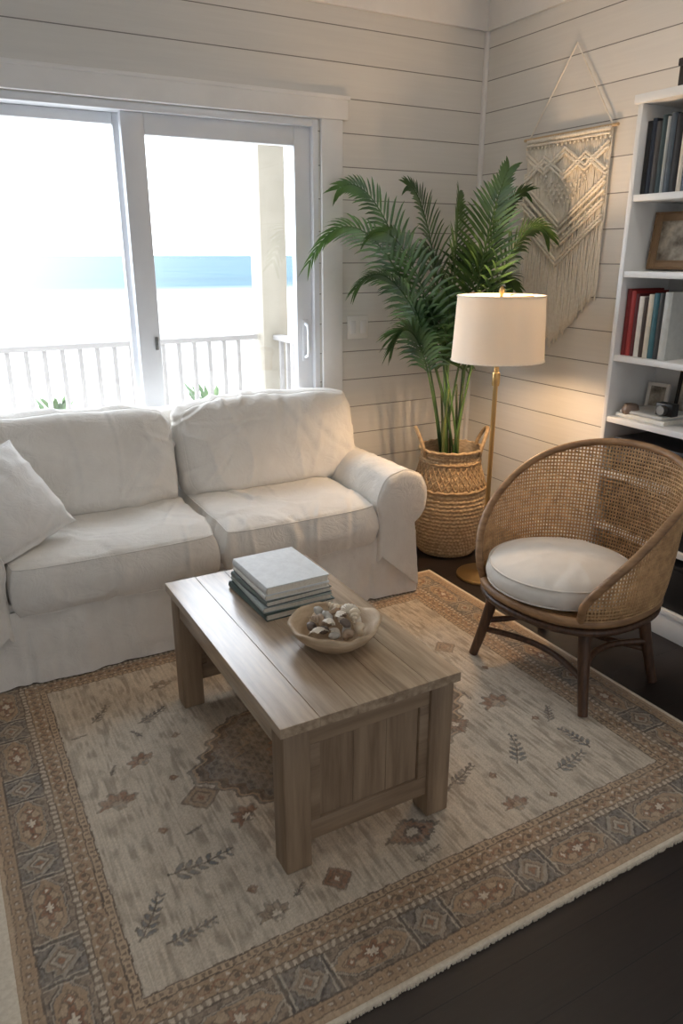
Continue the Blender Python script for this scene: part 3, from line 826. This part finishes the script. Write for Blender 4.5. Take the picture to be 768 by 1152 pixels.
prof = [(0,.3715),(.11,.371),(.18,.371),(.23,.373),(.250,.380),(.259,.391),(.262,.408),(.260,.427),(.252,.444),(.231,.460),(.19,.474),(.14,.484),(.08,.489),(0,.490)]
add_lathe(b, prof, n, (KX,KY,0)); bmesh.ops.subdivide_edges(b, edges=b.edges[:], cuts=1, use_grid_fill=True)
wrinkle(b, .007, 6, 9, creases=16, cdepth=.004)
cu = obj('seat_cushion', b, M['seatpad'], ch, angle=None)
for zz_, rr_ in ((.446,.253), (.382,.2545)):
    b = B(); add_tube(b, [(KX+rr_*math.cos(2*PI*k/64), KY+rr_*math.sin(2*PI*k/64), zz_) for k in range(64)], .0036, 6, True)
    obj('piping', b, M['seatpad'], cu, angle=None)
for sx in (1,-1):
    for sy in (1,-1):
        zb = .0135 if sx == 1 else .001
        pts = [(sx*(.165+.04*t**1.3), sy*(.2+.06*t**1.3), .345+(zb-.345)*t) for t in [i/8 for i in range(9)]]
        obj('leg', add_tube(B(), pts, [.024-.007*i/8 for i in range(9)], 12), M['dark_leg'], ch, angle=.8)
def arc(p, q, sag, n=14):
    p, q = Vector(p), Vector(q); out = -(p+q)/2; out.z = 0
    return [p.lerp(q, i/n)+out.normalized()*sag*math.sin(PI*i/n) for i in range(n+1)]
for p, q in (((.188,.235,.13),(.188,-.235,.13)), ((-.188,.235,.13),(-.188,-.235,.13)), ((.188,.235,.165),(-.188,.235,.165)), ((.188,-.235,.165),(-.188,-.235,.165))):
    obj('stretcher', add_tube(B(), arc(p, q, .07), .012, 8), M['dark_leg'], ch, angle=None)

# ------------------------------------------------------------ floor lamp
LX, LY = 2.24, 2.60
lp = thing('floor_lamp', 'brass floor lamp with cream drum shade beside the palm', 'floor lamp', (LX,LY,0))
obj('base', add_lathe(B(), [(0,0),(.125,0),(.13,.006),(.128,.014),(.11,.02),(.03,.026),(.014,.04),(0,.04)], 48), M['brass'], lp)
b = B(); add_tube(b, [(0,0,.03),(0,0,.6),(0,0,1.12)], .011, 14); add_lathe(b, [(0,.94),(.016,.94),(.018,.95),(.018,.99),(.016,1.0),(0,1.0)], 18)
obj('pole', b, M['brass'], lp)
b = B(); prof = [(.205,1.055),(.190,1.335),(.187,1.335),(.202,1.055),(.205,1.055)]
add_lathe(b, prof, 64); sh = obj('shade', b, M['shade'], lp)
for z, r in ((1.057,.2055),(1.333,.1905)):
    b = B(); add_tube(b, [(r*math.cos(2*PI*k/64), r*math.sin(2*PI*k/64), z) for k in range(64)], .0035, 6, True)
    obj('shade_trim', b, M['cord'], sh, angle=None)
b = B()
for k in range(3):
    a = k*2*PI/3; add_tube(b, [(0,0,1.325),(.188*math.cos(a),.188*math.sin(a),1.325)], .002, 5)
add_tube(b, [(.02,0,1.1),(.05,0,1.16),(.05,0,1.25),(.0,0,1.325)], .002, 5); add_tube(b, [(-.02,0,1.1),(-.05,0,1.16),(-.05,0,1.25),(.0,0,1.325)], .002, 5)
obj('harp', b, M['brass'], lp)
obj('finial', add_lathe(B(), [(0,1.322),(.008,1.322),(.006,1.335),(.011,1.348),(.012,1.36),(.006,1.372),(0,1.374)], 16), M['brass'], lp)
obj('bulb', add_lathe(B(), [(0,1.08),(.014,1.08),(.016,1.105),(.03,1.14),(.03,1.165),(.018,1.188),(0,1.193)], 20), M['bulb'], lp)
ld = bpy.data.lights.new('lamp_light', 'POINT'); ld.energy = 74; ld.color = (1,.65,.36); ld.shadow_soft_size = .04
lo = bpy.data.objects.new('lamp_light', ld); C.objects.link(lo); lo.parent = lp; lo.location = (0,0,1.15)

# ------------------------------------------------------------ palm in basket
PX, PY = 2.30, 2.985
pp = thing('potted_palm', 'areca palm in a tall woven seagrass basket in the corner', 'potted plant', (PX,PY,0))
prof = [(.140,.0),(.158,.02),(.184,.1),(.201,.2),(.203,.28),(.192,.35),(.175,.41),(.158,.46),(.150,.50),(.150,.54),(.155,.565)]
def rprof(z):
    for (r0, z0), (r1, z1) in zip(prof, prof[1:]):
        if z <= z1: t = (z-z0)/(z1-z0); return r0+(r1-r0)*t
    return prof[-1][0]
b = B()
def fb(u, v):
    z = .004+.561*v; a = u*2*PI; r = rprof(z)
    if z < .36: r += .0045*math.sin(z/.021*2*PI+.6*math.sin(a*36))+.0022*math.sin(a*60+PI*math.floor(z/.021))
    elif z < .5: r += .004*math.cos(a*22+z*110)*math.cos(a*22-z*110)
    else: r += .005*math.sin(z/.018*2*PI)+.002*math.sin(a*50)
    return Vector((r*math.cos(a), r*math.sin(a), z))
vs = add_grid(b, fb, 240, 120, True)
add_grid(b, lambda u, v: Vector(((rprof(.565)-.012)*math.cos(u*2*PI), (rprof(.565)-.012)*math.sin(u*2*PI), .44+.125*v)), 60, 4, True)
add_lathe(b, [(0,.006),(.142,.006)], 60)
bk = obj('basket', b, M['seagrass'], pp, angle=None)
b = B()
for z in (.365, .50, .562):
    r = rprof(z)+.005
    add_tube(b, [(r*math.cos(2*PI*k/90), r*math.sin(2*PI*k/90), z+.003*math.sin(k*1.4)) for k in range(90)], .0075, 7, True)
for i in range(34):
    for sg in (-1, 1):
        pts = []
        for j in range(7):
            t = j/6; z = .372+.122*t; a = 2*PI*i/34+sg*t*.42; r = rprof(z)+.004; pts.append((r*math.cos(a), r*math.sin(a), z))
        add_tube(b, pts, .0036, 5)
obj('braid_band', b, M['seagrass_d'], bk, angle=None)
va = math.atan2(-.4848, .8746)
for a in (va, va+PI):
    b = B(); pts = []
    for j in range(21):
        t = j/20; q = a+(t-.5)*1.05; r = .158+.026*math.sin(PI*t); pts.append((r*math.cos(q), r*math.sin(q), .53+.135*math.sin(PI*t)**.7))
    add_tube(b, pts, .010, 8); obj('handle', b, M['seagrass_d'], bk, angle=None)
obj('soil', add_lathe(B(), [(0,.48),(.14,.475)], 40), M['soil'], pp)
Rv = Vector((.8746,-.4848,0)); Fv = Vector((.4848,.8746,0))
def frond(lat, fw, zt, base, hb, arch, droop, roll=0, nl=31, Lm=.33, t0=.30):
    """lat/fw: tip offset along two horizontal axes; arch: height the rachis reaches before it bends over"""
    P0 = Vector((base[0], base[1], .5)); tip = Rv*lat+Fv*fw; tip.z = zt
    P1 = Vector((base[0]+tip.x*.12, base[1]+tip.y*.12, hb)); P2 = Vector((tip.x*.62, tip.y*.62, arch))
    def bez(t):
        s = 1-t; return P0*s**3+P1*3*s*s*t+P2*3*s*t*t+tip*t**3
    b = B(); n = 26
    add_tube(b, [bez(i/n) for i in range(n+1)], [.0055*(1-.8*i/n)+.001 for i in range(n+1)], 6)
    hd = Vector((tip.x, tip.y, 0)); hd = hd.normalized() if hd.length > .02 else Rv.copy()
    side0 = hd.cross(Vector((0,0,1)))
    for i in range(nl):
        t = t0+(1-t0)*(i+.5)/nl
        p = bez(t); tg = (bez(min(1, t+.02))-bez(t-.02)).normalized()
        side = (side0-tg*side0.dot(tg)).normalized()
        side = Matrix.Rotation(roll, 3, tg) @ side
        upn = side.cross(tg)
        if upn.z < 0: upn = -upn
        u = (t-t0)/(1-t0)
        Ls = Lm*(.5+.55*math.sin(PI*min(1,u*1.1+.12)))*(1-.55*u)*(.88+.24*random.random())
        for sg in (-1, 1):
            fwd = .55+.75*u
            d = (tg*fwd+side*sg*.95+upn*(.10+.16*random.random())).normalized()
            w = .0086*(.85+.3*random.random())
            cr = d.cross(upn).normalized()
            prev = None
            for j, (tt, ww) in enumerate(((0,.35),(.2,1),(.5,.95),(.78,.6),(1,.04))):
                c = p+d*Ls*tt+Vector((0,0,-1))*droop*Ls*tt*tt
                a_, b_ = c+cr*w*ww, c-cr*w*ww
                mid = c-upn*w*.25*ww
                for vv in (a_, b_, mid):
                    vv.x = min(vv.x, XR-PX-.03); vv.y = min(vv.y, YB-PY-.03)
                cur = [b.verts.new(a_), b.verts.new(mid), b.verts.new(b_)]
                if prev:
                    b.faces.new((prev[0], prev[1], cur[1], cur[0])); b.faces.new((prev[1], prev[2], cur[2], cur[1]))
                prev = cur
    obj('frond', b, M['leaf'], pp, angle=None, flip=False)
FR = [(-.72,-.02,1.46,1.3,2.02,.40,.5), (-.58,.14,1.80,1.35,1.96,.32,.7), (-.44,-.12,1.58,1.3,1.74,.4,.5), (-.24,.2,1.82,1.4,1.82,.28,.9),
      (.00,.14,1.78,1.4,1.70,.22,1.1), (.20,-.02,1.87,1.45,1.73,.16,.9), (.30,.06,1.78,1.35,1.80,.3,-.7), (.41,-.02,1.58,1.25,1.84,.4,-.5),
      (-.50,.02,1.34,1.2,1.64,.45,.4), (-.32,.0,1.06,1.0,1.38,.45,.5), (.30,.16,1.34,1.15,1.60,.4,-.5),
      (-.16,.26,1.5,1.25,1.66,.35,.6), (-.14,-.04,1.24,1.1,1.42,.4,.7), (.12,.2,1.5,1.2,1.6,.3,.9)]
for i, (la, fw, zt, hb, ar, dr, ro) in enumerate(FR):
    a = i*2.4; rr = .025+.04*((i*7) % 5)/5
    frond(la, fw, zt, (rr*math.cos(a), rr*math.sin(a)), hb*.8, ar, dr, ro, t0=.30 if zt > 1.3 else .42)
for i in range(4):
    a = i*1.6+.3; q = .04+.015*(i % 3)
    obj('cane', add_tube(B(), [(q*math.cos(a),q*math.sin(a),.47),(q*1.04*math.cos(a),q*1.04*math.sin(a),.68),(q*1.2*math.cos(a+.3),q*1.2*math.sin(a+.3),.88)], [.009,.007,.004], 8), M['stem'], pp)

# ------------------------------------------------------------ macrame
MY0, MY1, MZ = 2.555, 3.10, 2.035
mc = thing('macrame_hanging', 'cream macrame wall hanging on a dowel above the floor lamp', 'wall hanging', (XR-.02,(MY0+MY1)/2,MZ))
xw = XR-.018
obj('dowel', add_tube(B(), [(xw-.002,MY0-.02,MZ),(xw-.002,MY1+.02,MZ)], .007, 12), M['dowel'], mc, True)
obj('hanging_cord', add_tube(B(), [(xw,MY0+.015,MZ+.006),(xw+.004,(MY0+MY1)/2+.0,2.40),(xw,MY1-.015,MZ+.006)], .0042, 6), M['cord'], mc, True)
b = B(); ym = (MY0+MY1)/2; hw = (MY1-MY0)/2
NC = 58
def vline(q): return 1.07+.25*abs(q)**.9      # bottom edge
for i in range(NC):
    q = -1+2*(i+.5)/NC; y = ym+q*hw*.97
    zb = vline(q)+random.uniform(-.02,.02); ph = random.random()*6
    pts = [(xw+.002+.002*math.sin(k*1.3+ph), y+.0018*math.sin(k*.9+ph)*min(1,k/3), MZ-.005+(zb-MZ)*k/14) for k in range(15)]
    add_tube(b, pts, .0043, 6)
obj('fringe', b, M['cord'], mc, True, angle=None)
b = B()
def rope(fn, q0, q1, r=.009, n=100):
    pts = []
    for k in range(n+1):
        q = q0+(q1-q0)*k/n; pts.append((xw-.010-.003*abs(math.sin(k*1.1)), ym+q*hw*.96, fn(q)+.002*math.sin(k*2.1)))
    add_tube(b, pts, [r*(.8+.3*abs(math.sin(k*1.1))) for k in range(n+1)], 6)
def tri(x): return 1-abs((x % 2)-1)
rope(lambda q: MZ-.012, -1, 1, .009); rope(lambda q: MZ-.03, -1, 1, .006)
for dz in (0, .02):
    rope(lambda q: MZ-.06-dz-.085*tri(q*2+2), -1, 1, .0078)
for dz in (0, .02):
    rope(lambda q: MZ-.09-dz-.085*tri(q*2+1), -1, 1, .0078)
for dz in (0, .02, .055, .09, .11):
    rope(lambda q: MZ-.20-dz-.19*(1-abs(q)), -1, 1, .0075)
for dz in (0, .02): rope(lambda q: MZ-.36-dz-.2*(1-abs(q)), -1, 1, .0075)
def knot(q, z, r=.0095):
    t = bmesh.new(); bmesh.ops.create_icosphere(t, subdivisions=1, radius=r)
    for v in t.verts: v.co = Vector((xw-.010+v.co.x*.8, ym+q*hw*.96+v.co.y, z+v.co.z*1.2))
    merge(b, t)
for k in range(21): knot(-1+2*k/20, MZ-.042, .0075)
for kx in (-1,-.5,0,.5,1):
    for dq, dz in ((0,0),(.06,-.014),(-.06,-.014),(0,-.028)):
        if abs(kx+dq) <= 1: knot(kx+dq, MZ-.16+dz, .008)
for k in range(17):
    q = -1+2*k/16; knot(q, MZ-.275-.19*(1-abs(q)), .0068)
for row in range(6):
    nk = 9-row
    for k in range(nk): knot((k-(nk-1)/2)*.135, MZ-.205-.019*row, .0075)
obj('knotwork', b, M['cord'], mc, True, angle=None)

# ------------------------------------------------------------ bookcase
BX0, BX1, BY0, BY1, BZ = 2.487, 2.772, 1.36, 2.19, 2.06
bc = thing('bookcase', 'tall white open bookcase against the right wall', 'bookcase', ((BX0+BX1)/2,(BY0+BY1)/2,0))
obj('side_panel', box((BX0,BY1-.022,0), (BX1,BY1,BZ-.025), .002), M['white_lam'], bc, True)
obj('side_panel', box((BX0,BY0,0), (BX1,BY0+.022,BZ-.025), .002), M['white_lam'], bc, True)
obj('back_panel', box((BX1-.008,BY0+.022,.09), (BX1,BY1-.022,BZ-.025)), M['white_lam'], bc, True)
obj('top', box((BX0-.012,BY0-.012,BZ-.025), (BX1,BY1+.012,BZ+.006), .003), M['white_lam'], bc, True)
b = B(); add_box(b, (BX0+.006,BY0+.022,0), (BX0+.024,BY1-.022,.10), .002); obj('plinth', b, M['white_lam'], bc, True)
SH = [.12, .38, .62, .855, 1.11, 1.44, 1.72]
for z in SH: obj('shelf', box((BX0+.003,BY0+.022,z-.024), (BX1-.008,BY1-.022,z), .002), M['white_lam'], bc, True)
def shelf_books(z, specs, y, xf, grp):
    for lb, col, t, d, h in specs:
        make_book(lb, col, (t-.0012,d,h), (xf+d/2, y-t/2, z+.0006), (0,0,-PI/2), grp)
        y -= t
g1 = 'books on the upper bookcase shelf'
shelf_books(1.72, [('black tall book at the stile end of the upper shelf', (28,28,30), .022,.19,.255), ('dark navy book second from the stile on the upper shelf', (34,40,54), .02,.19,.262),
   ('charcoal book third from the stile on the upper shelf', (62,60,60), .024,.19,.25), ('dark teal book fourth from the stile on the upper shelf', (46,62,66), .022,.19,.268),
   ('pale grey thin book between dark spines on the upper shelf', (170,172,170), .014,.18,.26), ('slate grey book sixth from the stile on the upper shelf', (72,82,92), .026,.19,.27),
   ('black broad book seventh from the stile on the upper shelf', (24,24,28), .032,.19,.262), ('cream book eighth from the stile on the upper shelf', (206,198,182), .02,.19,.258), ('steel grey book nearest the camera on the upper shelf', (92,102,112), .03,.19,.255)], 2.163, 2.52, g1)
g2 = 'books on the middle bookcase shelf'
shelf_books(1.11, [('dark red tall book at the stile end of the middle shelf', (122,34,34), .022,.19,.262), ('bright red book second from the stile on the middle shelf', (158,48,44), .024,.19,.255),
   ('maroon book beside the red books on the middle shelf', (88,30,32), .018,.19,.244), ('white thick book on the middle shelf', (222,216,204), .024,.19,.235),
   ('dark brown book beside the white book on the middle shelf', (64,50,42), .02,.18,.232), ('cream book on the middle shelf', (208,198,178), .024,.19,.245),
   ('teal book on the middle shelf', (52,96,104), .026,.19,.25), ('charcoal book beside the teal book on the middle shelf', (52,52,52), .024,.19,.252), ('pale grey wide book nearest the camera on the middle shelf', (186,186,180), .034,.19,.256)], 2.163, 2.52, g2)
def frame_pic(name, label, w, h, col, loc, rotz, tilt, border, ornate=False):
    r = thing(name, label, 'picture frame', loc, 0, rot=(-tilt,0,rotz))
    b = B(); t = .014
    add_box(b, (-w/2,-t/2,0), (-w/2+border,t/2,h), .002); add_box(b, (w/2-border,-t/2,0), (w/2,t/2,h), .002)
    add_box(b, (-w/2+border,-t/2,0), (w/2-border,t/2,border), .002); add_box(b, (-w/2+border,-t/2,h-border), (w/2-border,t/2,h), .002)
    if ornate:      # beaded carved moulding
        for o_, rr in ((.007,.004), (border-.006,.003)):
            cs = [(-w/2+o_,o_), (w/2-o_,o_), (w/2-o_,h-o_), (-w/2+o_,h-o_)]
            for (x0, z0), (x1, z1) in zip(cs, cs[1:]+cs[:1]):
                n = int(math.hypot(x1-x0, z1-z0)/.008)
                for k in range(n):
                    t_ = bmesh.new(); bmesh.ops.create_icosphere(t_, subdivisions=1, radius=rr)
                    for v in t_.verts: v.co += Vector((x0+(x1-x0)*k/n, -t/2, z0+(z1-z0)*k/n))
                    merge(b, t_)
    obj('frame', b, cmat(col), r); obj('picture', box((-w/2+border,-.002,border), (w/2-border,.004,h-border)), M['photo'], r)
    b = B(); add_box(b, (-.02,t/2,.02), (.02,t/2+.003,h*.7)); obj('easel_back', b, M['black'], r)
frame_pic('picture_frame', 'brown carved wood framed photograph standing on the shelf above the red books', .25, .215, (140,112,82), (2.62,2.03,1.4465), -PI/2+.15, .12, .034, True)
r = make_book('white book lying flat on the shelf above the black receiver', (226,222,212), (.018,.2,.24), (2.62,1.905,.8652), (0,0,0), 'flat books on the display shelf')
r.rotation_euler = m3.to_euler()
r2 = make_book('pale grey book on the white flat book of the display shelf', (196,196,192), (.014,.18,.21), (2.615,1.92,.8818), (0,0,0), 'flat books on the display shelf')
r2.rotation_euler = m3.to_euler()
frame_pic('picture_frame', 'small white framed photo standing behind the glass votive', .10, .13, (224,218,208), (2.70,2.10,.8565), -PI/2+.1, .12, .014)
frame_pic('picture_frame', 'dark framed photo behind the flat books on the display shelf', .16, .2, (36,30,28), (2.735,1.955,.8565), -PI/2, .1, .016)
vt = thing('votive', 'round smoked glass votive on the display shelf', 'votive', (2.55,2.10,.8558))
obj('glass_cup', add_lathe(B(), [(0,0),(.02,0),(.032,.012),(.036,.03),(.03,.05),(.026,.056),(.023,.054),(.028,.03),(.02,.012),(0,.01)], 28), M['glassware'], vt)
tn = thing('small_camera', 'small black camera standing on the flat books', 'camera', (2.57,1.93,.8894))
obj('body', box((2.55,1.90,.8892), (2.59,1.98,.94), .004), M['black'], tn, True)
b = B(); add_tube(b, [(2.55,1.94,.914),(2.528,1.94,.914)], [.02,.018], 18); obj('lens', b, M['metal'], tn, True)
av = thing('stereo_receiver', 'black stereo receiver on the shelf below the flat books', 'stereo', (2.62,1.8,.62))
obj('case', box((2.505,1.56,.632), (2.75,2.12,.775), .004), M['black'], av, True)
obj('faceplate', box((2.497,1.56,.632), (2.505,2.12,.775), .002), cmat((30,30,32), .3), av, True)
for y in (2.06, 1.64): obj('dial', add_tube(B(), [(2.498,y,.70),(2.478,y,.70)], .022, 20), M['metal'], av, True)
for y in (1.6, 2.08):
    for x in (2.53,2.72):
        obj('foot', add_lathe(B(), [(0,.6205),(.014,.6205),(.014,.633),(0,.633)], 14, (x,y,0)), M['black'], av, True)
def crate(label, y0, y1, z, h):
    t = thing('storage_box', label, 'storage box', (2.63,(y0+y1)/2,z))
    b = B(); x0, x1 = 2.505, 2.75
    add_box(b, (x0,y0,z+.001), (x1,y1,z+h), .006)
    obj('body', b, cmat((30,28,28)), t, True)
    obj('lid', box((x0-.004,y0-.004,z+h), (x1+.004,y1+.004,z+h+.018), .004), cmat((38,36,36)), t, True)
    obj('handle', box((x0-.006,(y0+y1)/2-.04,z+h*.6), (x0,(y0+y1)/2+.04,z+h*.72), .002), M['metal'], t, True)
crate('black lidded storage box on the bottom bookcase shelf', 1.62, 2.12, .12, .18)
crate('black lidded storage box on the second lowest bookcase shelf', 1.62, 2.12, .38, .16)
bxo = thing('keepsake_box', 'dark wooden keepsake box on top of the white bookcase', 'box', (2.62,2.0,BZ+.006))
obj('body', box((2.545,1.90,BZ+.0065), (2.70,2.075,BZ+.085), .004), cmat((44,34,30)), bxo, True)
obj('lid', box((2.54,1.895,BZ+.085), (2.705,2.08,BZ+.11), .004), cmat((52,40,34)), bxo, True)

# ------------------------------------------------------------ lights, world, camera
w = bpy.data.worlds.new('World'); S.world = w; w.use_nodes = True
nt = w.node_tree; N = nt.nodes; L = nt.links; bg = N['Background']
tc = N.new('ShaderNodeTexCoord'); sp = N.new('ShaderNodeSeparateXYZ'); L.new(tc.outputs['Generated'], sp.inputs[0])
mr = N.new('ShaderNodeMapRange'); mr.inputs['From Min'].default_value = -.25; mr.inputs['From Max'].default_value = .25; L.new(sp.outputs['Y'], mr.inputs['Value'])
mx = N.new('ShaderNodeMix'); mx.data_type = 'RGBA'; mx.inputs['A'].default_value = (.70,.72,.76,1); mx.inputs['B'].default_value = (6.5,7.1,7.9,1)
L.new(mr.outputs[0], mx.inputs['Factor']); L.new(mx.outputs['Result'], bg.inputs['Color']); bg.inputs['Strength'].default_value = 1
def area(name, loc, size, energy, col, rot=(0,0,0)):
    d = bpy.data.lights.new(name, 'AREA'); d.shape = 'DISK'; d.size = size; d.energy = energy; d.color = col
    o = bpy.data.objects.new(name, d); C.objects.link(o); o.location = loc; o.rotation_euler = rot
area('ceiling_downlight', (1.9,1.6,ZC-.01), .16, 4, (1,.95,.88))
area('ceiling_downlight', (.3,1.2,ZC-.01), .16, 3, (1,.95,.88))
cam = bpy.data.cameras.new('Camera'); co = bpy.data.objects.new('Camera', cam); C.objects.link(co)
co.location = (0,0,1.5); co.rotation_euler = (math.radians(90-19.15), 0, math.radians(-29))
cam.sensor_fit = 'VERTICAL'; cam.sensor_height = 36; cam.sensor_width = 24; cam.lens = 26; cam.clip_start = .05; cam.clip_end = 20000
S.camera = co
S.view_settings.view_transform = 'Standard'
